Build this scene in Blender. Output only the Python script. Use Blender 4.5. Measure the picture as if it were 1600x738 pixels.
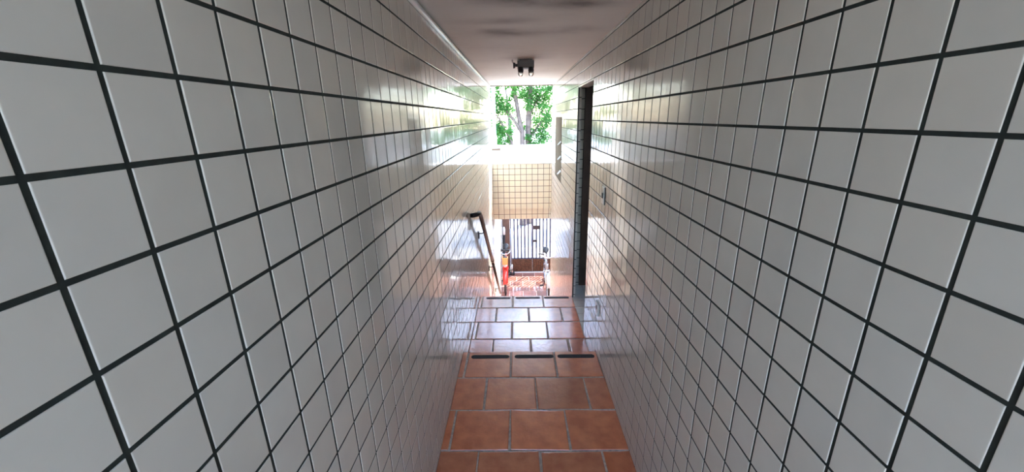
import bpy, bmesh, math, random
from mathutils import Vector, Matrix, noise
random.seed(7)
for o in list(bpy.data.objects): bpy.data.objects.remove(o)
S = bpy.context.scene
C = S.collection
U = 0.1            # all lengths below are written in decimetres (one wall tile) and scaled to metres
EYE = 16.9         # eye height above the upper floor, decimetres

def V(x, y, z): return Vector((x*U, y*U, (z+EYE)*U))

# ------------------------------------------------------------------ camera
cd = bpy.data.cameras.new('camera')
cam = bpy.data.objects.new('camera', cd); C.objects.link(cam)
cd.sensor_width = 36; cd.sensor_fit = 'HORIZONTAL'
cd.lens = 607.5/1600*36
cd.clip_start = 0.01; cd.clip_end = 500
F = Vector((-0.01723272, 0.95650139, -0.29121835))
R = Vector((0.9997712, 0.01279287, -0.0171431))
T = Vector((0.01267188, 0.29144714, 0.956503))
cam.matrix_world = Matrix(((R.x, T.x, -F.x, 0), (R.y, T.y, -F.y, 0), (R.z, T.z, -F.z, EYE*U), (0, 0, 0, 1)))
S.camera = cam
# ------------------------------------------------------------------ light
S.view_settings.view_transform = 'Standard'
S.view_settings.look = 'None'
S.view_settings.gamma = 1
S.view_settings.use_curve_mapping = False
S.view_settings.exposure = 3.25
w = bpy.data.worlds.new('sky'); S.world = w; w.use_nodes = True
nt = w.node_tree; nt.nodes.clear()
sky = nt.nodes.new('ShaderNodeTexSky'); sky.sky_type = 'NISHITA'
sky.sun_disc = False; sky.sun_elevation = math.radians(54); sky.sun_rotation = math.radians(35)
sky.air_density = 1.0; sky.dust_density = 1.2; sky.ozone_density = 2.0
bg = nt.nodes.new('ShaderNodeBackground'); bg.inputs['Strength'].default_value = 0.30
wo = nt.nodes.new('ShaderNodeOutputWorld')
nt.links.new(sky.outputs[0], bg.inputs[0]); nt.links.new(bg.outputs[0], wo.inputs[0])
sl = bpy.data.lights.new('sun', 'SUN'); sl.energy = 2.3; sl.angle = math.radians(0.6); sl.color = (1, .93, .82)
sun = bpy.data.objects.new('sun', sl); C.objects.link(sun)
sun.rotation_euler = Vector((.335, .482, .81)).to_track_quat('Z', 'Y').to_euler()
sun.location = (6, 10, 15)
YC = -11.0           # the ceiling starts here; unseen rear left roofless, added to let sky light in
REAR_WALL_TOP = -10.0   # top of the unseen rear wall; space above left open for sky light

# ------------------------------------------------------------------ materials
def mat(name, col, rough=.5, metal=0, var=0, vscale=8, bump=0, bscale=30, attr=False, trans=0, coat=0, spec=.5, noise_rough=0, vcol2=None, ior=None, wide=False):
    m = bpy.data.materials.new(name); m.use_nodes = True
    n = m.node_tree.nodes; l = m.node_tree.links
    b = n['Principled BSDF']
    b.inputs['Base Color'].default_value = (*col, 1)
    b.inputs['Roughness'].default_value = rough
    b.inputs['Metallic'].default_value = metal
    b.inputs['Specular IOR Level'].default_value = spec
    b.inputs['Transmission Weight'].default_value = trans
    b.inputs['Coat Weight'].default_value = coat
    if ior: b.inputs['IOR'].default_value = ior
    tc = n.new('ShaderNodeTexCoord')
    src = None
    if var or vcol2:
        t = n.new('ShaderNodeTexNoise'); t.inputs['Scale'].default_value = vscale; t.inputs['Detail'].default_value = 6
        l.new(tc.outputs['Object'], t.inputs['Vector'])
        r = n.new('ShaderNodeValToRGB')
        c2 = vcol2 or tuple(min(1, c*(1-var)) for c in col)
        r.color_ramp.elements[0].position = .33 if wide else .38; r.color_ramp.elements[1].position = .67 if wide else .62
        r.color_ramp.elements[0].color = (*c2, 1); r.color_ramp.elements[1].color = (*col, 1)
        l.new(t.outputs['Fac'], r.inputs[0]); src = r.outputs[0]
    if attr:
        a = n.new('ShaderNodeVertexColor'); a.layer_name = 'tint'
        mx = n.new('ShaderNodeMixRGB'); mx.blend_type = 'MULTIPLY'; mx.inputs[0].default_value = 1
        if src: l.new(src, mx.inputs[1])
        else: mx.inputs[1].default_value = (*col, 1)
        l.new(a.outputs[0], mx.inputs[2]); src = mx.outputs[0]
    if src: l.new(src, b.inputs['Base Color'])
    if noise_rough:
        t = n.new('ShaderNodeTexNoise'); t.inputs['Scale'].default_value = vscale*2; t.inputs['Detail'].default_value = 4
        l.new(tc.outputs['Object'], t.inputs['Vector'])
        q = n.new('ShaderNodeMapRange'); q.inputs['To Min'].default_value = max(0, rough-noise_rough); q.inputs['To Max'].default_value = rough+noise_rough
        q.inputs['From Min'].default_value = .3; q.inputs['From Max'].default_value = .7
        l.new(t.outputs['Fac'], q.inputs['Value']); l.new(q.outputs[0], b.inputs['Roughness'])
    if bump:
        t = n.new('ShaderNodeTexNoise'); t.inputs['Scale'].default_value = bscale; t.inputs['Detail'].default_value = 3
        l.new(tc.outputs['Object'], t.inputs['Vector'])
        u = n.new('ShaderNodeBump'); u.inputs['Strength'].default_value = 1; u.inputs['Distance'].default_value = bump
        l.new(t.outputs['Fac'], u.inputs['Height']); l.new(u.outputs[0], b.inputs['Normal'])
        if coat: l.new(u.outputs[0], b.inputs['Coat Normal'])
    return m

M = {}
M['tile'] = mat('glazed_white_tile', (.755, .715, .635), .09, attr=True, bump=.0006, bscale=9, var=.03, vscale=14)
M['grout'] = mat('dark_grout', (.022, .03, .026), .8, var=.4, vscale=60)
M['cream'] = mat('cream_tile', (.96, .93, .77), .2, attr=True, bump=.0004, bscale=9)
M['cream_grout'] = mat('brown_grout', (.16, .10, .06), .9)
M['terra'] = mat('terracotta_tile', (.93, .29, .115), .42, attr=True, vcol2=(.70, .17, .06), vscale=13, bump=.0012, bscale=38, coat=1.0, wide=True)
M['terra'].node_tree.nodes['Principled BSDF'].inputs['Coat Roughness'].default_value = .16
M['terra'].node_tree.nodes['Principled BSDF'].inputs['Coat IOR'].default_value = 1.8
M['yard_terra'] = mat('dull_red_tile', (.42, .17, .12), .4, attr=True, vcol2=(.30, .11, .075), vscale=9, coat=.5)  # duller than the corridor terracotta, to cut orange bounce on the left wall
M['mortar'] = mat('floor_mortar', (.66, .52, .42), .75, var=.35, vscale=50, bump=.001, bscale=90)
M['plaster'] = mat('white_plaster', (.62, .58, .54), .7, var=.08, vscale=5, bump=.0015, bscale=40)
M['white'] = mat('white_paint', (.78, .77, .74), .35)
M['conduit'] = mat('white_plastic_pipe', (.8, .78, .72), .25)
M['black_strip'] = mat('black_grit_strip', (.03, .028, .03), .75, bump=.0008, bscale=300)
M['dark_wood'] = mat('dark_brown_door', (.15, .095, .07), .35, var=.3, vscale=4)
M['black_metal'] = mat('black_painted_metal', (.02, .02, .024), .4)
M['grey_metal'] = mat('grey_metal', (.35, .36, .38), .35, metal=.8)
M['rail'] = mat('dark_rail', (.02, .019, .021), .55, var=.3, vscale=9, spec=.3)
M['fixture'] = mat('grey_fixture', (.17, .155, .14), .55)
M['glass'] = mat('clear_glass', (1, 1, 1), .03, trans=1, ior=1.45)
M['plate'] = mat('white_switch_plate', (.82, .8, .76), .3)
M['bars'] = mat('blue_grey_bars', (.035, .045, .08), .4)
M['brown_sheet'] = mat('brown_metal_sheet', (.16, .075, .04), .5, var=.55, vscale=26)
M['red'] = mat('red_paint', (.75, .035, .02), .35)
M['orange'] = mat('orange_plastic', (.85, .30, .10), .5)
M['rubber'] = mat('black_rubber', (.015, .015, .016), .6)
M['chrome'] = mat('silver_metal', (.6, .62, .65), .25, metal=1)
M['bark'] = mat('bark', (.20, .145, .12), .9, var=.4, vscale=7, bump=.01, bscale=12)
M['pavement'] = mat('pale_pavement', (.36, .35, .34), .8, var=.12, vscale=3)
M['beige'] = mat('beige_panel', (.20, .17, .12), .95, spec=.05, var=.1, vscale=10)
M['pole'] = mat('pale_grey_paint', (.30, .33, .38), .5)
M['leafbag'] = mat('black_cloth', (.02, .02, .022), .8)

def leaf_mat(name, col):
    m = bpy.data.materials.new(name); m.use_nodes = True
    n = m.node_tree.nodes; l = m.node_tree.links; n.clear()
    o = n.new('ShaderNodeOutputMaterial'); d = n.new('ShaderNodeBsdfDiffuse'); t = n.new('ShaderNodeBsdfTranslucent')
    g = n.new('ShaderNodeTexNoise'); g.inputs['Scale'].default_value = 1.2
    tc = n.new('ShaderNodeTexCoord'); l.new(tc.outputs['Object'], g.inputs['Vector'])
    r = n.new('ShaderNodeValToRGB')
    r.color_ramp.elements[0].position = .35; r.color_ramp.elements[1].position = .65
    r.color_ramp.elements[0].color = (col[0]*.55, col[1]*.6, col[2]*.8, 1); r.color_ramp.elements[1].color = (*col, 1)
    l.new(g.outputs['Fac'], r.inputs[0])
    mx = n.new('ShaderNodeMixShader'); mx.inputs[0].default_value = .45
    l.new(r.outputs[0], d.inputs[0]); l.new(r.outputs[0], t.inputs[0])
    l.new(d.outputs[0], mx.inputs[1]); l.new(t.outputs[0], mx.inputs[2]); l.new(mx.outputs[0], o.inputs[0])
    return m
M['leaf'] = leaf_mat('tree_leaf', (.12, .30, .07))
M['pale_leaf'] = leaf_mat('pale_leaf', (.22, .42, .16))
M['hedge'] = leaf_mat('hedge_leaf', (.06, .2, .05))

# ceiling paint: grey-white with soot stains of their own shape
def ceiling_mat():
    m = mat('ceiling_paint', (.88, .88, .83), .75, bump=.002, bscale=14)
    n = m.node_tree.nodes; l = m.node_tree.links; b = n['Principled BSDF']
    tc = n.new('ShaderNodeTexCoord')
    mp = n.new('ShaderNodeMapping'); mp.inputs['Scale'].default_value = (1.3, 1.5, 1)
    mp.inputs['Location'].default_value = (.35, .2, 0)
    l.new(tc.outputs['Object'], mp.inputs[0])
    t = n.new('ShaderNodeTexNoise'); t.inputs['Scale'].default_value = 1.6; t.inputs['Detail'].default_value = 5; t.inputs['Roughness'].default_value = .6
    l.new(mp.outputs[0], t.inputs['Vector'])
    total = None
    # smudges as soft blots at the places where the soot sits (x, y, rx, ry in metres)
    sp = n.new('ShaderNodeSeparateXYZ'); l.new(tc.outputs['Object'], sp.inputs[0])
    def math_(op, a, b_=None):
        q = n.new('ShaderNodeMath'); q.operation = op
        for i, v in enumerate((a, b_)):
            if v is None: continue
            if isinstance(v, (int, float)): q.inputs[i].default_value = v
            else: l.new(v, q.inputs[i])
        return q.outputs[0]
    for (cx, cy, rx, ry, s) in SOOT:
        dx = math_('DIVIDE', math_('SUBTRACT', sp.outputs[0], cx), rx)
        dy = math_('DIVIDE', math_('SUBTRACT', sp.outputs[1], cy), ry)
        d = math_('ADD', math_('MULTIPLY', dx, dx), math_('MULTIPLY', dy, dy))
        g = math_('MULTIPLY', math_('POWER', 2.718, math_('MULTIPLY', d, -1.0)), s*1.25)
        total = g if total is None else math_('ADD', total, g)
    nn = math_('MULTIPLY', math_('SUBTRACT', t.outputs['Fac'], .2), 2.2)
    f = math_('MULTIPLY', total, nn)
    f = math_('MINIMUM', math_('ADD', f, math_('MULTIPLY', math_('MAXIMUM', math_('SUBTRACT', t.outputs['Fac'], .5), 0), .5)), .85)
    mx = n.new('ShaderNodeMixRGB'); mx.inputs[1].default_value = (.88, .88, .83, 1); mx.inputs[2].default_value = (.16, .145, .13, 1)
    l.new(f, mx.inputs[0]); l.new(mx.outputs[0], b.inputs['Base Color'])
    return m
SOOT = [(.02, 1.90, .22, .10, .9), (.30, 2.0, .18, .08, .75), (-.12, 2.3, .2, .07, .45), (.0, 2.62, .19, .11, .65), (.34, 2.55, .12, .09, .7), (-.12, 2.55, .10, .08, .4), (.08, 3.62, .15, .14, .6)]
M['ceiling'] = ceiling_mat()

# ------------------------------------------------------------------ mesh builder
ROOT = {}
class MB:
    def __init__(s): s.v = []; s.f = []; s.mi = []; s.col = []; s.smooth = False
    def add(s, vs, fs, mi=0, col=(1, 1, 1)):
        b = len(s.v); s.v += [tuple(v) for v in vs]
        for f in fs: s.f.append([b+i for i in f]); s.mi.append(mi); s.col.append(col)
    def box(s, x0, x1, y0, y1, z0, z1, mi=0):
        p = [V(x, y, z) for z in (z0, z1) for y in (y0, y1) for x in (x0, x1)]
        s.add(p, [(0, 2, 3, 1), (4, 5, 7, 6), (0, 1, 5, 4), (2, 6, 7, 3), (0, 4, 6, 2), (1, 3, 7, 5)], mi); return s
    def tube(s, pts, r, n=10, mi=0, sx=1.0, closed=False):
        P = [V(*p) for p in pts]; rr = r if isinstance(r, (list, tuple)) else [r]*len(P)
        vs = []; up = None
        for i, p in enumerate(P):
            if closed: d = (P[(i+1) % len(P)]-P[i-1]).normalized()
            else: d = (P[min(i+1, len(P)-1)]-P[max(i-1, 0)]).normalized()
            if up is None: up = Vector((0, 0, 1)) if abs(d.z) < .9 else Vector((0, 1, 0))
            a = d.cross(up).normalized(); b = a.cross(d).normalized(); up = b
            for k in range(n):
                t = 2*math.pi*k/n
                vs.append(p+(a*math.cos(t)*sx+b*math.sin(t))*rr[i]*U)
        fs = []
        m = len(P)
        for i in range(m if closed else m-1):
            j = (i+1) % m
            for k in range(n):
                fs.append((i*n+k, i*n+(k+1) % n, j*n+(k+1) % n, j*n+k))
        if not closed: fs += [tuple(range(n))[::-1], tuple((m-1)*n+k for k in range(n))]
        s.add(vs, fs, mi); return s
    def sphere(s, c, r, n=14, m=8, mi=0, sz=1.0):
        vs = []; c = V(*c)
        for i in range(m+1):
            ph = math.pi*i/m
            for k in range(n):
                t = 2*math.pi*k/n
                vs.append(c+Vector((math.sin(ph)*math.cos(t), math.sin(ph)*math.sin(t), math.cos(ph)*sz))*r*U)
        fs = [(i*n+k, (i+1)*n+k, (i+1)*n+(k+1) % n, i*n+(k+1) % n) for i in range(m) for k in range(n)]
        s.add(vs, fs, mi); return s
    def tiles(s, o, u, v, nrm, ub, vb, u0, su, v0, sv, gap=.07, h=.016, mi=0, brick=None, tintv=.06, tilt=.004, inset=.014, jitter=0, bounds=None):
        """o + u*a + v*b, tiles on grid lines u0+k*su, v0+k*sv, clipped to ub x vb"""
        o = Vector(o); u = Vector(u); v = Vector(v); nn = Vector(nrm)
        r0 = math.floor((vb[0]-v0)/sv); r1 = math.ceil((vb[1]-v0)/sv)
        for r in range(r0, r1):
            off = (brick(r) if brick else 0)
            k0 = math.floor((ub[0]-u0-off)/su); k1 = math.ceil((ub[1]-u0-off)/su)
            for k in range(k0, k1):
                a0 = max(u0+off+k*su+gap/2, ub[0]); a1 = min(u0+off+(k+1)*su-gap/2, ub[1])
                b0 = max(v0+r*sv+gap/2, vb[0]); b1 = min(v0+(r+1)*sv-gap/2, vb[1])
                if a1-a0 < .08 or b1-b0 < .08: continue
                j = lambda: random.uniform(-jitter, jitter)
                q = [(a0+j(), b0+j()), (a1+j(), b0+j()), (a1+j(), b1+j()), (a0+j(), b1+j())]
                cx = (a0+a1)/2; cy = (b0+b1)/2
                ta = random.gauss(0, tilt); tb = random.gauss(0, tilt); dh = random.gauss(0, tilt*.3)
                vs = []
                for lev, ins in ((0, 0), (h*.55, 0), (h*.88, inset*.35), (h, inset)):
                    for (a, b) in q:
                        aa = a+(ins if a < cx else -ins); bb = b+(ins if b < cy else -ins)
                        hh = lev+((ta*(aa-cx)+tb*(bb-cy)+dh) if lev else 0)
                        vs.append(V(*(o+u*aa+v*bb+nn*hh)))
                flip = u.cross(v).dot(nn) < 0
                fs = []
                for L in range(3):
                    for i in range(4):
                        i2 = (i+1) % 4; f = (L*4+i, L*4+i2, L*4+4+i2, L*4+4+i)
                        fs.append(f[::-1] if flip else f)
                f = (12, 13, 14, 15); fs.append(f[::-1] if flip else f)
                t = 1-random.random()*tintv
                w_ = random.uniform(-.012, .012)*tintv/.06
                s.add(vs, fs, mi, (min(1, t+w_), t, min(1, t-w_)))
        return s
    def build(s, name, mats, parent=None, bevel=0, smooth=False, origin=None, segs=2):
        mats = mats if isinstance(mats, (list, tuple)) else [mats]
        if parent is not None: org = ROOT[parent.name]
        elif origin is not None: org = V(*origin)
        else:
            xs = [p[0] for p in s.v]; ys = [p[1] for p in s.v]; zs = [p[2] for p in s.v]
            org = Vector(((min(xs)+max(xs))/2, (min(ys)+max(ys))/2, min(zs)))
        me = bpy.data.meshes.new(name)
        me.from_pydata([tuple(Vector(p)-org) for p in s.v], [], s.f)
        for m in mats: me.materials.append(M[m])
        me.polygons.foreach_set('material_index', s.mi)
        if any(c != (1, 1, 1) for c in s.col):
            ca = me.color_attributes.new('tint', 'FLOAT_COLOR', 'CORNER')
            flat = []
            for f, c in zip(s.f, s.col): flat += [c[0], c[1], c[2], 1.0]*len(f)
            ca.data.foreach_set('color', flat)
        elif any(m in ('tile', 'cream', 'terra') for m in mats):
            ca = me.color_attributes.new('tint', 'FLOAT_COLOR', 'CORNER')
            ca.data.foreach_set('color', [1.0]*(4*len(me.loops)))
        if bevel:
            bm = bmesh.new(); bm.from_mesh(me)
            es = [e for e in bm.edges if len(e.link_faces) == 2 and e.calc_face_angle(0) > .5]
            bmesh.ops.bevel(bm, geom=es, offset=bevel*U, segments=segs, affect='EDGES', profile=.5)
            bm.to_mesh(me); bm.free()
        if smooth:
            me.polygons.foreach_set('use_smooth', [True]*len(me.polygons))
        me.update()
        o = bpy.data.objects.new(name, me); C.objects.link(o)
        if parent is not None: o.parent = parent; ROOT[o.name] = org
        else: o.location = org; ROOT[o.name] = org
        return o
def tag(o, label, cat=None, group=None, kind=None):
    if label: o['label'] = label
    if cat: o['category'] = cat
    if group: o['group'] = group
    if kind: o['kind'] = kind
    return o
def thing(name, at, label, cat, group=None):
    o = bpy.data.objects.new(name, None); C.objects.link(o); o.location = V(*at); o.empty_display_size = .05
    ROOT[o.name] = V(*at)
    return tag(o, label, cat, group)
def struct(o, label=None): return tag(o, label, None, None, 'structure')

# ------------------------------------------------------------------ key dimensions (decimetres from the eye)
XL, XR = -4.2957, 5.6749
ZC = 4.9                      # ceiling
Z1, Z2, Z3 = -16.9, -18.6, -41.0   # upper floor, landing, yard
E1, E2 = 25.52, 38.7         # edge of upper floor, edge of landing
YB = 66.0                     # end of ceiling / beam over the way out
YG = 100.0                    # gate wall
YR = -22.0                    # rear of the corridor
SY = .96459
YL0, YR0 = 3.3139, 4.779
ZL0, ZR0 = .566, .6976
DY0, DY1, DZ = 30.80, 38.25, 2.66   # doorway in the right wall
WY0, WY1, WZ0, WZ1 = 51.6, 59.4, -8.4, -.02

# ------------------------------------------------------------------ walls
GH = .014
def left_part(mb, y0, y1, z0, z1):
    mb.tiles((XL-GH, 0, 0), (0, 1, 0), (0, 0, 1), (1, 0, 0), (y0, y1), (z0, z1), YL0, SY, ZL0, 1.0)
m = MB()
m.box(XL-2.0, XL-GH, YR, YB, Z3, ZC+.6, 1)
m.box(XL-2.0, XL-GH, YB, YG, Z3-1, -8.2, 1)
left_part(m, YR, E1+.3, Z1, ZC)
left_part(m, E1+.3, E2, Z2, ZC)
left_part(m, E2, YB, Z3, ZC)
left_part(m, YB, YG, Z3, -8.25)
struct(m.build('wall_left', ['tile', 'grout']), 'long corridor wall on the left of white glazed tiles with dark joints')
m = MB().box(XL-2.1, XL+.12, YB+2.3, YG-.1, -8.19, -7.9, 0)
struct(m.build('trim_1', 'white'), 'white coping on top of the courtyard wall on the left')

def right_part(mb, y0, y1, z0, z1):
    mb.tiles((XR+GH, 0, 0), (0, 1, 0), (0, 0, 1), (-1, 0, 0), (y0, y1), (z0, z1), YR0, SY, ZR0, 1.0)
m = MB()
X2 = XR+GH
m.box(X2, X2+.85, YR, DY0, Z3, ZC+.6, 1)
m.box(X2, X2+.85, DY0, DY1, DZ, ZC+.6, 1)
m.box(X2, X2+.3, DY1, WY0, Z3, ZC+.6, 1)
m.box(X2, X2+.85, WY1, YB, Z3, ZC+.6, 1)
m.box(X2, X2+.85, WY0, WY1, WZ1, ZC+.6, 1)
m.box(X2, X2+.85, WY0, WY1, Z3, WZ0, 1)
m.tiles((0, DY1, 0), (1, 0, 0), (0, 0, 1), (0, -1, 0), (XR+.1, X2+.3), (Z2, DZ), XR+.1-.035, 1.0, ZR0, 1.0)
right_part(m, YR, E1+.3, Z1, ZC)
right_part(m, E1+.3, DY0, Z2, ZC)
right_part(m, DY0, DY1, DZ, ZC)
right_part(m, DY1, E2, Z2, ZC)
right_part(m, E2, WY0, Z3, ZC)
right_part(m, WY0, WY1, Z3, WZ0)
right_part(m, WY0, WY1, WZ1, ZC)
right_part(m, WY1, YB, Z3, ZC)
m.tiles((0, YB, 0), (1, 0, 0), (0, 0, 1), (0, 1, 0), (X2, X2+.85), (Z3, ZC), X2, SY, ZR0, 1.0)
struct(m.build('wall_right', ['tile', 'grout']), 'long corridor wall on the right of white glazed tiles broken by a dark doorway')

# recess behind the doorway: back wall with tiles and a brown door, side room shell
m = MB()
m.box(X2+.3, 17, 41.45, 42.6, Z2-.5, ZC+.6, 1)
m.tiles((0, 41.45, 0), (1, 0, 0), (0, 0, 1), (0, -1, 0), (X2+.3, 6.82), (Z2, ZC), 6.04, SY, ZR0, 1.0)
m.box(17, 18, DY0-9, 42.6, Z2-.5, ZC+.6, 1)
m.box(X2+.85, 17, DY0-9, DY0-8, Z2-.5, ZC+.6, 1)
struct(m.build('wall_recess', ['tile', 'grout']), 'tiled wall of the dark side passage behind the doorway')
d = struct(MB().box(6.84, 13.2, 41.2, 41.43, Z2+.02, ZC-1.4).build('door_1', 'dark_wood', bevel=.04), 'dark brown door closing the side passage')
MB().box(12.2, 12.5, 40.75, 41.2, -9.3, -9.1).box(12.2, 12.3, 40.75, 41.0, -9.5, -8.9).build('door_handle', 'chrome', d, bevel=.03)
m = MB().box(XR-.03, XR+.1, DY1-.10, DY1+.03, Z2, DZ, 0).build('trim_2', 'black_metal')
struct(m, 'black metal edge strip on the far side of the doorway')
m = MB().box(XR-.02, X2+.9, DY0-.02, DY1, DZ-.12, DZ-.0, 0).build('trim_3', 'white')
struct(m, 'white strip under the lintel of the doorway')

# beam with tiles over the way out
m = MB()
BX0 = -3.45
m.box(XL, XR+.9, YB+.04, YB+2.4, -15.2, -7.55, 1)
m.box(XL, XR+.9, YB+.44, YB+2.4, -17.1, -15.2, 1)
m.tiles((0, YB+.04, 0), (1, 0, 0), (0, 0, 1), (0, -1, 0), (XL, XR), (-15.2, -7.5), BX0, SY*1.01, -15.25, 1.0)
m.tiles((0, YB+.44, 0), (1, 0, 0), (0, 0, 1), (0, -1, 0), (XL, XR), (-17.1, -15.2), BX0, SY*1.01, -16.25, 1.0)
struct(m.build('wall_front', ['cream', 'cream_grout']), 'cream tiled beam spanning the corridor above the way out')
struct(MB().box(XL, XR+.9, YB-.12, YB+2.5, -7.5, -7.3).build('trim_4', 'white', bevel=.04), 'white ledge on top of the cream tiled beam')

# street wall above the gate
m = MB()
m.box(-9, 24, YG+.04, YG+2.4, -20.0, -7.3, 1)
m.tiles((0, YG+.04, 0), (1, 0, 0), (0, 0, 1), (0, -1, 0), (-4.3, 20), (-20, -7.3), BX0, SY, -7.3, 1.0)
m.box(-9, -4.3, YG, YG+2.4, Z3-.5, -20, 1)
m.box(17, 24, YG, YG+2.4, Z3-.5, -20, 1)
m.tiles((0, YG, 0), (1, 0, 0), (0, 0, 1), (0, -1, 0), (17, 20), (Z3, -20), BX0, SY, -7.3, 1.0)
struct(m.build('wall_street', ['cream', 'cream_grout']), 'pale tiled street wall above the entrance gate')
struct(MB().box(-9.2, 24.2, YG-.3, YG+2.7, -7.3, -6.7).build('trim_5', 'white', bevel=.05), 'white coping along the top of the street wall')
# right side of the yard
m = MB()
m.box(19.0, 21, YB-6, YG, Z3-.5, -12, 0)
m.box(XR+.9, 19, YB-6, YB-5, Z3-.5, ZC, 0)
struct(m.build('wall_yard', 'plaster'), 'plain plastered wall on the right of the entrance yard')

# rear of the corridor, behind the camera
m = MB()
m.box(XL-2, X2+.85, YR-1, YR, Z1, REAR_WALL_TOP, 0)
struct(m.build('wall_back', 'plaster'), 'low plastered rear wall behind the viewer, left open above for sky light')

# ------------------------------------------------------------------ ceiling
m = MB().box(XL-2, 15.0, YC, YB, ZC, ZC+2.2, 0)  # gap left over the side passage's unseen end, added to let sky light in
co = m.build('ceiling', 'ceiling', origin=(0, 0, ZC)); struct(co, 'grey white painted ceiling with sooty smudges')
struct(MB().box(XL, XR, YB-.5, YB+.05, ZC-.12, ZC+.02).build('trim_6', 'beige'), 'beige drip edge at the far end of the ceiling')

# ------------------------------------------------------------------ floors
TB = .06
def floor_tiles(m, x0, x1, y0, y1, zt, xa, ya, sx=3.25, sy=3.0, swap=False):
    m.tiles((0, 0, zt-TB), (1, 0, 0), (0, 1, 0), (0, 0, 1), (x0, x1), (y0, y1), xa, sx, ya, sy,
            gap=.12, h=TB+.0, brick=lambda r: (sx/2 if (r+(1 if swap else 0)) % 2 else 0), tintv=.34, tilt=.004, inset=.05, jitter=.035)
m = MB()
m.box(XL, XR, YR, E1-.05, Z1-1.6, Z1-.035, 1)
floor_tiles(m, XL, XR, YR, 22.47, Z1, -2.26, 22.47-3.03*15, sy=3.03)
m.tiles((0, 0, Z1-TB), (1, 0, 0), (0, 1, 0), (0, 0, 1), (XL, XR), (22.47, E1), -.68, 3.2, 22.47, E1-22.47+.1, gap=.15, h=TB, tintv=.15, tilt=.003, inset=.05, jitter=.02)
m.tiles((0, E1, 0), (1, 0, 0), (0, 0, 1), (0, 1, 0), (XL, XR), (Z2, Z1-.1), -.68, 3.2, Z2-.05, 1.75, gap=.12, h=.05, tintv=.15)
struct(m.build('floor', ['terra', 'mortar']), 'terracotta tiled upper floor of the corridor')
m = MB()
m.box(XL, XR, E1-.05, E2-.05, Z2-1.6, Z2-.035, 1)
m.box(XR, 17, DY0-8, 41.45, Z2-1.6, Z2-.035, 1)
def lt(x0, x1, y0, y1, xa): m.tiles((0, 0, Z2-TB), (1, 0, 0), (0, 1, 0), (0, 0, 1), (x0, x1), (y0, y1), xa, 3.23, y0, (y1-y0)*1.001, gap=.15, h=TB, tintv=.25, tilt=.003, inset=.05, jitter=.02)
for y0, y1, xa in ((E1+.05, 27.1, -.7), (27.1, 30.0, -2.3), (30.0, 33.0, -.72), (33.0, 35.87, -2.33), (35.87, E2, -.73)): lt(XL, XR, y0, y1, xa)
m.tiles((0, E2, 0), (1, 0, 0), (0, 0, 1), (0, 1, 0), (XL, XR), (Z2-1.7, Z2-.1), -.73, 3.2, Z2-1.75, 1.75, gap=.12, h=.05, tintv=.15)
struct(m.build('floor.001', ['terra', 'mortar']), 'terracotta tiled landing one step below the upper floor')
m = MB()
m.tiles((0, 0, Z2-.05), (1, 0, 0), (0, 1, 0), (0, 0, 1), (XR+.05, 17), (DY0-8, 41.4), XR, 1.5, 33.0, 1.5, gap=.07, h=.05)
struct(m.build('floor.004', ['tile', 'grout']), 'pale tiled floor of the side passage behind the doorway')
# stairs down
m = MB()
NS = 13; rise = (Z2-Z3)/NS; tread = 2.62
for i in range(1, NS):
    zt = Z2-rise*i; y0 = E2+tread*(i-1)
    m.box(XL, XR, y0-.02, y0+tread-.03, max(Z3-1, zt-2.6), zt-.035, 1)
    m.tiles((0, 0, zt-TB), (1, 0, 0), (0, 1, 0), (0, 0, 1), (XL, XR), (y0+.05, y0+tread), -.7, 3.2, y0+.02, tread+.05, gap=.15, h=TB, tintv=.18, inset=.05)
    m.tiles((0, y0+tread-.03, 0), (1, 0, 0), (0, 0, 1), (0, 1, 0), (XL, XR), (zt-rise, zt-.1), -.7, 3.2, zt-rise-.02, rise, gap=.12, h=.05, tintv=.15)
struct(m.build('floor.002', ['terra', 'mortar']), 'terracotta tiled stairs going down from the landing to the yard')
YS = E2+tread*(NS-1)
m = MB()
m.box(XL, 19, YS-.03, YG+2.4, Z3-1.6, Z3-.035, 1)
m.box(XR+.9, 19, YB-5, YS-.03, Z3-1.6, Z3-.035, 1)
floor_tiles(m, XL, 19, YS+.1, YG, Z3, -.7, YG-3.0*30)
struct(m.build('floor.003', ['yard_terra', 'mortar']), 'terracotta tiled floor of the entrance yard in front of the gate')
# outside ground
m = MB().box(-700, 700, YG+2.4, 1500, Z3-2, Z3-.1, 0)
m.box(-700, -9, -600, YG+2.4, Z3-2, Z3-.1, 0); m.box(24, 700, -600, YG+2.4, Z3-2, Z3-.1, 0); m.box(-9, 24, -600, YR-3, Z3-2, Z3-.1, 0)
struct(m.build('ground', 'pavement'), 'pale sunlit pavement outside the gate')
struct(MB().box(-2.45, 17, YG-.5, YG+.3, Z3-.02, Z3+.28).build('trim_7', 'white', bevel=.05), 'white door sill under the gate')

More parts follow.
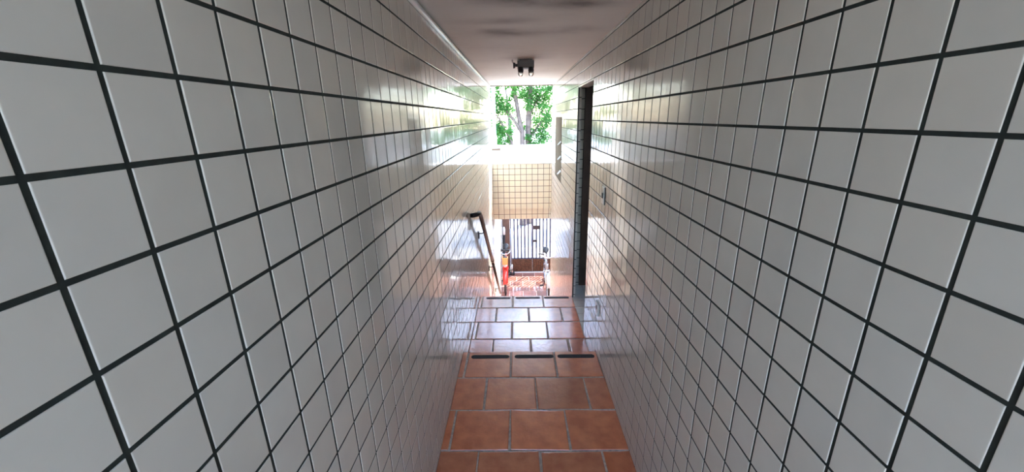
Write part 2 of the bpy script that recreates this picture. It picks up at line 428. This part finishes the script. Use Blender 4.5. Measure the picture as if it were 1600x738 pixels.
# ------------------------------------------------------------------ window slot in the right wall
wn = MB()
wn.box(X2-.005, X2+.1, WY0, WY1, WZ0, WZ1)
wo_ = struct(wn.build('window_1', 'beige'), 'narrow louvred window with beige panel in the right wall')
fr = MB()
fr.box(XR-.03, X2-.005, WY0, WY0+.12, WZ0, WZ1).box(XR-.03, X2-.005, WY1-.12, WY1, WZ0, WZ1)
fr.box(XR-.03, X2-.005, WY0+.12, WY1-.12, WZ1-.12, WZ1).box(XR-.03, X2-.005, WY0+.12, WY1-.12, WZ0, WZ0+.12)
fr.build('window_frame', 'beige', wo_)
for zz in (-3.2, -5.1, -7.0):
    b = MB()
    b.add([V(X2-.01, WY0+.15, zz+.15), V(X2-.01, WY0+1.2, zz+.15), V(XR-.42, WY0+.15, zz-.25), V(XR-.42, WY0+.8, zz-.25),
           V(X2-.01, WY0+.15, zz+.02), V(X2-.01, WY0+1.2, zz+.02), V(XR-.42, WY0+.15, zz-.33), V(XR-.42, WY0+.8, zz-.33)],
          [(0, 1, 3, 2), (4, 6, 7, 5), (0, 2, 6, 4), (1, 5, 7, 3), (2, 3, 7, 6), (0, 4, 5, 1)])
    b.build('louver', 'white', wo_)

# ------------------------------------------------------------------ small things in the corridor
pos = ['left', 'middle', 'right']
for (lab, ye, zt, th, xs) in (('upper step edge', 24.88, Z1, .44, [(-3.62, -.80), (-.42, 2.46), (2.74, 5.46)]),
                              ('far edge of the landing', 38.12, Z2, .4, [(-3.6, -.95), (-.46, 2.23), (2.64, 5.32)])):
    for i, (a, b) in enumerate(xs):
        n = 10; r = th/2; pts = []
        for k in range(n+1): t = math.pi/2+math.pi*k/n; pts.append((a+r+r*math.cos(t), ye+r*math.sin(t)))
        for k in range(n+1): t = -math.pi/2+math.pi*k/n; pts.append((b-r+r*math.cos(t), ye+r*math.sin(t)))
        q = MB(); N = len(pts)
        q.add([V(x, y, zt-.002) for x, y in pts]+[V(x, y, zt+.012) for x, y in pts],
              [tuple(range(N))[::-1], tuple(range(N, 2*N))]+[(k, (k+1) % N, N+(k+1) % N, N+k) for k in range(N)])
        o = q.build('anti_slip_strip', 'black_strip')
        tag(o, 'black rounded grip strip, %s one of three on the %s' % (pos[i], lab), 'anti-slip strip', 'anti slip strips on the %s' % lab)

# conduit under the ceiling on the left wall
q = MB().tube([(XL+.10, YR, 4.62), (XL+.10, YB-.6, 4.62)], .13, 14)
o = q.build('conduit_pipe', 'conduit', smooth=True)
tag(o, 'long white pipe running along the top of the left tiled wall', 'pipe')

# handrail
hr = thing('handrail', (XL, 38, -11.5), 'dark metal handrail on the left wall above the stairs going down', 'handrail')
xr = XL+.62
pts = [(XL+.12, 33.9, -8.35), (xr-.3, 33.6, -8.25), (xr, 34.1, -8.3), (xr, 35.6, -8.55), (xr, 37.0, -9.25), (xr, 38.4, -10.25)]
y1_, z1_ = 50.3, -18.85
pts += [(xr, y1_, z1_)]
ra = MB().tube(pts, .21, 12).build('rail', 'rail', hr, smooth=True)
MB().tube([(xr, y1_, z1_), (xr, 66.4, -30.9), (xr, 68.6, -32.4), (xr, 69.6, -32.7)], .2, 12).build('rail', 'rail', hr, smooth=True)
MB().tube([(xr, y1_-.25, z1_+.18), (xr, y1_+.25, z1_-.18)], .24, 12).build('coupling', 'black_metal', hr, smooth=True)
for yy in (39.6, 51.3, 64.0):
    zz = -10.25-(yy-38.4)*.7225
    bk = MB().tube([(xr, yy, zz-.15), (xr, yy, zz-.45), (xr-.2, yy, zz-.62), (XL+.12, yy, zz-.62)], .06, 8).build('bracket', 'black_metal', hr, smooth=True)
    MB().box(XL+.01, XL+.12, yy-.2, yy+.2, zz-1.15, zz-.4).build('bracket_plate', 'black_metal', bk, bevel=.02)

# twin emergency light
el = thing('ceiling_light', (.8, 37.6, ZC), 'grey twin emergency light with two glass bulbs fixed to the ceiling', 'ceiling light')
MB().box(.08, 1.55, 37.1, 38.1, 4.17, 4.8).box(.25, 1.4, 37.2, 38.0, 4.8, 4.9).build('housing', 'fixture', el, bevel=.05)
for cx in (.36, 1.27):
    so = MB().tube([(cx, 37.05, 4.2), (cx, 37.0, 3.98), (cx, 36.98, 3.86)], [.22, .25, .24], 16).build('socket', 'black_metal', el, smooth=False)
    MB().tube([(cx, 36.98, 3.87), (cx, 36.97, 3.75), (cx, 36.96, 3.6), (cx, 36.96, 3.48), (cx, 36.96, 3.43)], [.2, .245, .23, .14, .03], 16).build('bulb', 'glass', so, smooth=True)
kn = MB().tube([(.1, 37.3, 4.42), (-.1, 37.3, 4.42), (-.12, 37.3, 4.42), (-.3, 37.3, 4.42)], [.12, .12, .22, .26], 14).build('side_socket', 'black_metal', el)
MB().tube([(-.28, 37.3, 4.58), (-.36, 37.25, 4.72), (-.36, 37.2, 4.86)], .07, 8).build('cable', 'white', el, smooth=True)

# switch and outlet on the right wall
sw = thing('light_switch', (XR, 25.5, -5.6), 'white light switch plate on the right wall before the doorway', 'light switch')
MB().box(XR-.05, XR-.0, 25.06, 25.14, -5.6, -4.45).build('shade_strip', 'black_metal', sw)  # dark strip added as the shade on the plate's near edge
MB().box(XR-.09, XR-.0, 25.14, 25.85, -5.6, -4.45).build('plate', 'plate', sw, bevel=.03)
MB().box(XR-.15, XR-.085, 25.33, 25.62, -5.2, -4.85).build('toggle', 'black_metal', sw, bevel=.01)
ou = thing('wall_outlet', (XR, 25.5, -13.7), 'white socket plate low on the right wall near the landing', 'socket')
MB().box(XR-.13, XR-.01, 25.05, 25.9, -13.75, -12.85).build('plate', 'plate', ou, bevel=.03)
MB().tube([(XR-.12, 25.48, -13.22), (XR-.145, 25.48, -13.22)], .17, 14).build('socket_hole', 'black_metal', ou)

# ------------------------------------------------------------------ gate
gt = thing('entrance_gate', (7, YG, Z3), 'dark barred metal gate with brown lower panel at the foot of the stairs', 'gate')
GT = -20.0; PT = -37.0; PB = Z3+.45
MB().box(-4.28, -2.35, YG-.35, YG+.15, Z3, GT).build('gate_post', 'dark_wood', gt, bevel=.05)
for (g0, g1) in ((-2.3, 3.66), (3.68, 10.4), (10.42, 16.95)):
    MB().box(g0, g0+.28, YG-.2, YG+.1, PB-.3, GT).box(g1-.28, g1, YG-.2, YG+.1, PB-.3, GT).box(g0+.28, g1-.28, YG-.2, YG+.1, PB-.3, PB).box(g0+.28, g1-.28, YG-.2, YG+.1, PT, PT+.3).box(g0+.28, g1-.28, YG-.2, YG+.1, GT-.3, GT).build('leaf_frame', 'bars', gt)
    g0 -= .26; g1 += .26; p = MB(); n = int((g1-g0-.56)/.31)
    for k in range(n):      # corrugated sheet
        a = g0+.28+k*(g1-g0-.56)/n; b = g0+.28+(k+1)*(g1-g0-.56)/n
        p.add([V(a, YG-.28, PB), V((a+b)/2, YG-.38, PB), V(b, YG-.28, PB), V(a, YG-.28, PT), V((a+b)/2, YG-.38, PT), V(b, YG-.28, PT)], [(0, 1, 4, 3), (1, 2, 5, 4)])
    p.box(g0+.28, g1-.28, YG-.27, YG-.21, PB, PT)
    p.build('lower_panel', 'brown_sheet', gt); g0 += .26; g1 -= .26
    nb = max(2, round((g1-g0-.56)/.93))
    for k in range(1, nb):
        x = g0+.14+(g1-g0-.28)*k/nb
        MB().box(x-.18, x+.18, YG-.15, YG+.0, PT+.3, GT-.3).build('bar', 'bars', gt)
lb = MB().box(3.95, 5.6, YG-.45, YG-.15, -28.6, -27.5).build('lock_box', 'black_metal', gt, bevel=.05)
MB().box(3.9, 4.95, YG-.4, YG-.15, -32.1, -31.5).build('latch', 'black_metal', gt, bevel=.04)

# pole with black foot beside the gate
pl = thing('pole_stand', (-1.95, 98.0, Z3), 'thin grey pole on a black foot leaning by the gate post', 'pole')
MB().tube([(-1.95, 98.2, Z3+.9), (-2.1, 98.6, -28.0)], .13, 10).build('pole', 'grey_metal', pl, smooth=True)
MB().tube([(-1.9, 98.1, Z3+.1), (-1.95, 98.2, Z3+3.0)], .3, 12).build('sleeve', 'chrome', pl, smooth=True)
MB().tube([(-2.6, 98.2, Z3+.45), (-1.2, 98.2, Z3+.45)], .42, 10).build('foot', 'rubber', pl)

# ------------------------------------------------------------------ bicycles (front wheel towards the stairs)
def bicycle(x, y, z, label, paint, fork, tyre_r=3.3, basket=False, steer=0, bars=2.6):
    b = thing('bicycle', (x, y, z), label, 'bicycle', None)
    def P(a, c, d): return (x+a, y+c, z+d)
    for wy in (0, 10.2):
        wh = MB()
        circ = [P(0, wy+math.cos(t)*tyre_r*.93, tyre_r+math.sin(t)*tyre_r*.93) for t in [2*math.pi*k/28 for k in range(28)]]
        wh.tube(circ, .2, 8, closed=True)
        wo = wh.build('wheel', 'rubber', b, smooth=True)
        rm = MB(); circ = [P(0, wy+math.cos(t)*tyre_r*.86, tyre_r+math.sin(t)*tyre_r*.86) for t in [2*math.pi*k/28 for k in range(28)]]
        rm.tube(circ, .1, 6, closed=True)
        for k in range(14):
            t = 2*math.pi*k/14
            rm.tube([P(.15*(-1)**k, wy, tyre_r), P(0, wy+math.cos(t)*tyre_r*.86, tyre_r+math.sin(t)*tyre_r*.86)], .02, 4)
        rm.tube([P(-.35, wy, tyre_r), P(.35, wy, tyre_r)], .12, 8)
        rm.build('rim', 'chrome', wo)
    f = MB()
    hd = (0, 1.6, 8.4); hb = (0, 1.2, 7.0); bb = (0, 5.6, 2.9); st = (0, 6.8, 8.2); ra = (0, 10.2, tyre_r)
    f.tube([P(*hd), P(*hb)], .22, 10).tube([P(*hb), P(*bb)], .2, 10).tube([P(0, 1.55, 8.0), P(0, 6.7, 7.8)], .17, 10).tube([P(*bb), P(*st)], .17, 10)
    for sg in (-.4, .4):
        f.tube([P(0, 6.7, 7.7), P(sg, 10.2, tyre_r)], .1, 8).tube([P(0, 5.6, 2.9), P(sg, 10.2, tyre_r)], .11, 8)
    f.build('frame', paint, b, smooth=True)
    k = MB()
    for sg in (-.42, .42): k.tube([P(sg*.5, 1.2, 7.0), P(sg, 1.0, 6.6), P(sg, .25, 4.3), P(sg, 0, tyre_r)], [.2, .24, .2, .12], 10)
    k.tube([P(-.5, 1.05, 6.8), P(.5, 1.05, 6.8)], .25, 8)
    k.build('fork', fork, b, smooth=True)
    fe = MB(); vs = []; fs = []
    for i in range(15):
        t = math.radians(20+i*10); rr = tyre_r+.25
        yy = math.cos(math.pi-t)*rr; zz = tyre_r+math.sin(t)*rr
        for a, dz in ((-.42, -.25), (-.25, 0), (.25, 0), (.42, -.25)):
            vs.append(V(*P(a, yy, zz+dz)))
    for i in range(14):
        for j in range(3): fs.append((i*4+j, i*4+j+1, i*4+j+5, i*4+j+4))
    fe.add(vs, fs); fe.build('mudguard', paint, b, smooth=True)
    st_ = MB().tube([P(0, 1.65, 8.4), P(0, 1.8, 9.6), P(0, 1.3, 9.9)], .16, 8)
    st_.tube([P(-bars, 2.2, 10.6), P(-1.2, 1.5, 10.4), P(-.5, 1.3, 9.9), P(.5, 1.3, 9.9), P(1.2, 1.5, 10.4), P(bars, 2.2, 10.6)], .13, 8).build('handlebar', 'chrome', b, smooth=True)
    for sg in (-1, 1):
        MB().tube([P(sg*(bars-1.1), 2.0, 10.55), P(sg*bars, 2.25, 10.62), P(sg*(bars+.1), 2.28, 10.62)], [.22, .26, .2], 10).build('grip', 'rubber', b, smooth=True)
        MB().tube([P(sg*(bars-1.2), 1.6, 10.4), P(sg*(bars-.2), 1.35, 10.2)], .08, 6).build('brake_lever', 'rubber', b)
        MB().box(x+sg*1.2-.45, x+sg*1.2+.45, y+5.4+sg*1.2-.3, y+5.4+sg*1.2+.3, z+2.8+sg*1.0-.1, z+2.8+sg*1.0+.1).tube([P(0, 5.6, 2.9), P(sg*.75, 5.6, 2.9), P(sg*.8, 5.4+sg*1.2, 2.8+sg*1.0)], .09, 6).build('pedal', 'rubber', b)
    MB().tube([P(0, 6.75, 8.1), P(0, 7.0, 9.4)], .13, 8).build('seat_post', 'chrome', b, smooth=True)
    MB().tube([P(0, 5.6, 9.55), P(0, 6.4, 9.6), P(0, 7.4, 9.7), P(0, 8.0, 9.72), P(0, 8.2, 9.7)], [.2, .32, .75, .8, .5], 12, sx=1).build('saddle', 'rubber', b, smooth=True)
    if basket:
        MB().sphere(P(0, .75, 7.4), .55, 12, 8).tube([P(0, .2, 7.4), P(0, .1, 7.4)], .45, 12).build('headlight', 'white', b, smooth=True)
    if basket:
        q = MB(); x0, x1, y0, y1, z0, z1 = x-.62, x+.62, y-.5, y+.75, z+7.9, z+9.6
        q.box(x0, x1, y0, y1, z0, z0+.12).box(x0, x0+.1, y0, y1, z0+.12, z1).box(x1-.1, x1, y0, y1, z0+.12, z1).box(x0+.1, x1-.1, y0, y0+.1, z0+.12, z1).box(x0+.1, x1-.1, y1-.1, y1, z0+.12, z1)
        q.box(x0-.07, x0, y0-.07, y1+.07, z1-.25, z1).box(x1, x1+.07, y0-.07, y1+.07, z1-.25, z1)
        tag(q.build('basket', 'orange', b, bevel=.02), 'orange basket')
        MB().sphere(P(0, .2, 9.5), .62, 14, 8, sz=.45).build('saddlebag', 'rubber', b, smooth=True)
    return b
bicycle(-3.3, 86.0, Z3, 'red bicycle parked against the left wall of the yard near the gate', 'red', 'red', 2.9, True, bars=1.0)
bicycle(6.6, 83.0, Z3, 'grey bicycle with silver fork at the right of the yard behind the tiled wall', 'grey_metal', 'chrome', 3.2, bars=1.9)
ub = thing('folded_umbrella', (-3.95, 98.9, Z3), 'closed black parasol with a pale top standing against the left wall', 'umbrella')
MB().tube([(-3.95, 98.9, Z3+.1), (-3.95, 98.9, -39)], .12, 8).tube([(-3.95, 98.9, -39), (-3.95, 98.9, -36), (-3.95, 98.9, -31), (-3.95, 98.9, -29.6)], [.2, .33, .33, .25], 12).build('cover', 'leafbag', ub, smooth=True)
MB().tube([(-3.9, 98.9, -29.7), (-3.9, 98.9, -28.2), (-3.9, 98.9, -27.6)], [.34, .36, .2], 12).build('cap', 'plate', ub, smooth=True)

# white pole beyond the left yard wall
wp = thing('white_pole', (-5.6, YG+.5, -6.7), 'white square pole rising behind the left end of the street wall', 'pole')
MB().box(-6.2, -5.35, YG+.3, YG+1.1, -6.7, 30).build('shaft', 'pole', wp, bevel=.04)
MB().box(-6.4, -5.2, YG+.1, YG+1.3, -6.7, -4.2).build('base', 'grey_metal', wp, bevel=.04)
MB().box(-6.45, -5.1, YG+.05, YG+1.35, .1, .45).build('collar', 'white', wp, bevel=.03)

# ------------------------------------------------------------------ trees
def leaves(mb, clusters, dens, size, rng):
    for (cx, cy, cz, r) in clusters:
        n = int(dens*r**2)
        for _ in range(n):
            d = Vector((rng.gauss(0, 1), rng.gauss(0, 1), rng.gauss(0, 1))).normalized()*r*(rng.random()**.45)
            p = Vector((cx, cy, cz))+Vector((d.x, d.y*1.3, d.z*.85))
            a = Vector((rng.gauss(0, 1), rng.gauss(0, 1), rng.gauss(0, .5))).normalized()
            b = a.cross(Vector((rng.gauss(0, .6), rng.gauss(0, .6), 1))).normalized()
            s = size*rng.uniform(.6, 1.25)
            q = [p-a*s, p+b*s*.42-a*.15*s, p+a*s, p-b*s*.42-a*.15*s]
            mb.add([V(*t) for t in q], [(0, 1, 2, 3)])
def jit(pts, k, rng):
    out = []
    for i in range(len(pts)-1):
        a = Vector(pts[i]); b = Vector(pts[i+1])
        for t in (0, .5):
            q = a.lerp(b, t)
            if t: q += Vector((rng.uniform(-k, k), rng.uniform(-k, k), 0))
            out.append(tuple(q))
    out.append(tuple(pts[-1])); return out
rng = random.Random(3)
Y = 150
tA = [(1.9, Y, Z3), (1.6, Y, -27.7), (1.8, Y, -9.7), (1.8, Y, -4.8), (.7, Y, -.3), (0, Y, 4.2), (-1.1, Y, 9.7), (-2.3, Y, 16.2), (-4, Y-2, 28), (-6, Y-3, 40)]
tB = [(4.2, Y+3, Z3), (4.0, Y+2, -27.8), (4.1, Y+2, -9.8), (4.3, Y+2, .8), (4.6, Y+2, 5.3), (5.1, Y+2, 11.8), (6.2, Y+2, 21.3), (9, Y+4, 38)]
cl = [(-6.9, 7.7, 2.1), (-5.4, 4.3, 3.1), (-4.0, 3.2, 2.6), (-7.2, -2.4, 2.6), (-5.6, -6.3, 3.6), (-8.1, -8.2, 2.1), (-2.7, -4.8, 1.5), (5.2, 8.5, 3.6), (8.7, 8.5, 3.6), (11.7, 9.5, 2.6), (11.0, 5.1, 2.6), (3.3, 7.5, 2.1), (4.0, 4.2, 2.1), (9.9, 0.7, 2.6), (7.5, -1.5, 2.1), (11.8, -0.5, 2.1), (6.3, -4.9, 2.1), (8.7, -7.3, 2.6), (11.1, -7.3, 2.6), (2.8, -3.7, 1.5), (3.9, -7.2, 1.5), (0.9, -2.5, 1.3), (-0.6, 9.7, 2.1), (-4.0, 11.5, 2.1), (-7.5, 10.9, 1.5), (1.7, 10.8, 2.1), (8.0, 4.5, 2.2), (9.5, -4, 1.6), (-1.5, 7.2, 1.8), (-8, 1.5, 1.6), (-3.4, -8.2, 1.5), (6.2, 1.6, 1.5), (-7.5, 5.5, 2.0), (-6.5, -4, 2.2), (6.8, 6.5, 2.0), (9.8, 3, 2.0), (10.5, -3, 1.8), (8, -9.5, 2), (-7, -9.8, 2.2), (1.5, 7.5, 1.2), (11.5, 7.5, 2), (5.5, -9.5, 1.5)]
L1 = [(x, Y+rng.uniform(-5, 3), z, r) for x, z, r in cl if x < 2.2]
L2 = [(x, Y+rng.uniform(-4, 6), z, r) for x, z, r in cl if x >= 2.2]
for k in range(20): L1.append((rng.uniform(-22, 2), Y+rng.uniform(-9, 9), rng.uniform(14, 44), rng.uniform(3, 5)))
for k in range(18): L2.append((rng.uniform(2, 24), Y+rng.uniform(-7, 11), rng.uniform(14, 44), rng.uniform(3, 5)))
for k in range(8): L1.append((rng.uniform(-22, -12), Y+rng.uniform(-6, 6), rng.uniform(-12, 12), rng.uniform(3, 4)))
for k in range(8): L2.append((rng.uniform(16, 26), Y+rng.uniform(-6, 8), rng.uniform(-12, 12), rng.uniform(3, 4)))
t1 = thing('tree', (1.9, Y, Z3), 'green tree with leaning forked trunk, left of the two seen above the street wall', 'tree')
q = MB().tube(jit(tA, .12, rng), [1.5, 1.4, 1.1, 1.0, .95, .9, .85, .85, .8, .8, .75, .75, .7, .65, .6, .5, .4, .3, .2], 10)
q.tube(jit([(1.6, Y, -5.5), (-.8, Y-1, -1.4), (-3.1, Y-1, 1.4), (-5.4, Y-2, 3.7), (-8.4, Y-2, 5.5), (-13, Y-3, 9)], .1, rng), [.6, .55, .5, .5, .45, .45, .4, .35, .3, .2, .1], 8)
q.tube(jit([(1.6, Y, -14), (-1.4, Y-1, -11.1), (-3.0, Y-1, -7.1), (-6.7, Y-2, -.1), (-10, Y-2, 4.4)], .1, rng), [.7, .6, .5, .45, .4, .35, .3, .2, .1], 8)
q.tube(jit([(-1, Y, 9.5), (-5, Y-2, 15), (-9, Y-3, 24)], .1, rng), [.6, .5, .4, .3, .15], 8)
q.build('trunk', 'bark', t1, smooth=True)
q = MB(); leaves(q, [(a, b, c, d*1.25) for a, b, c, d in L1], 34, .6, rng); q.build('foliage', 'leaf', t1)
t2 = thing('tree', (4.2, Y+3, Z3), 'green tree with straight pinkish trunk, right of the two seen above the street wall', 'tree')
q = MB().tube(jit(tB, .1, rng), [1.7, 1.5, 1.35, 1.25, 1.15, 1.1, 1.05, 1.0, .95, .9, .85, .7, .6, .4, .2], 10)
q.tube(jit([(4.4, Y+2, 1), (7.5, Y+3, 6), (12, Y+3, 10), (18, Y+5, 14)], .1, rng), [.5, .45, .4, .35, .3, .2, .1], 8)
q.tube(jit([(4.2, Y+2, -8), (8, Y+3, -3), (11.3, Y+3, 0), (12, Y+3, 3), (17, Y+5, 8)], .1, rng), [.5, .45, .4, .4, .35, .3, .25, .2, .1], 8)
q.build('trunk', 'bark', t2, smooth=True)
q = MB(); leaves(q, [(a, b, c, d*1.25) for a, b, c, d in L2], 34, .6, rng); q.build('foliage', 'leaf', t2)
t3 = thing('tree', (4, 198, Z3), 'paler tree farther back, filling the gaps between the two forked trunks', 'tree')
q = MB().tube(jit([(-3, 198, Z3), (-3, 198, -20), (-4, 198, 0), (-6, 198, 18)], .2, rng), [1.5, 1.4, 1.2, 1.1, .8, .5, .3], 10)
q.build('trunk', 'bark', t3, smooth=True)
q = MB(); leaves(q, [(rng.uniform(-20, 26), 198+rng.uniform(-5, 5), rng.uniform(-20, 26), rng.uniform(2.0, 3.6)) for _ in range(52)], 20, .62, rng)
q.build('foliage', 'pale_leaf', t3)
q = MB()
hl = [(x, 166+rng.uniform(-1, 1), z, 2.6) for x in range(-40, 60, 3) for z in (-39, -36, -33, -30)]
leaves(q, hl, 11, .8, rng)
tag(q.build('hedge', 'hedge'), 'green hedge across the street seen through the top of the gate bars', 'hedge')
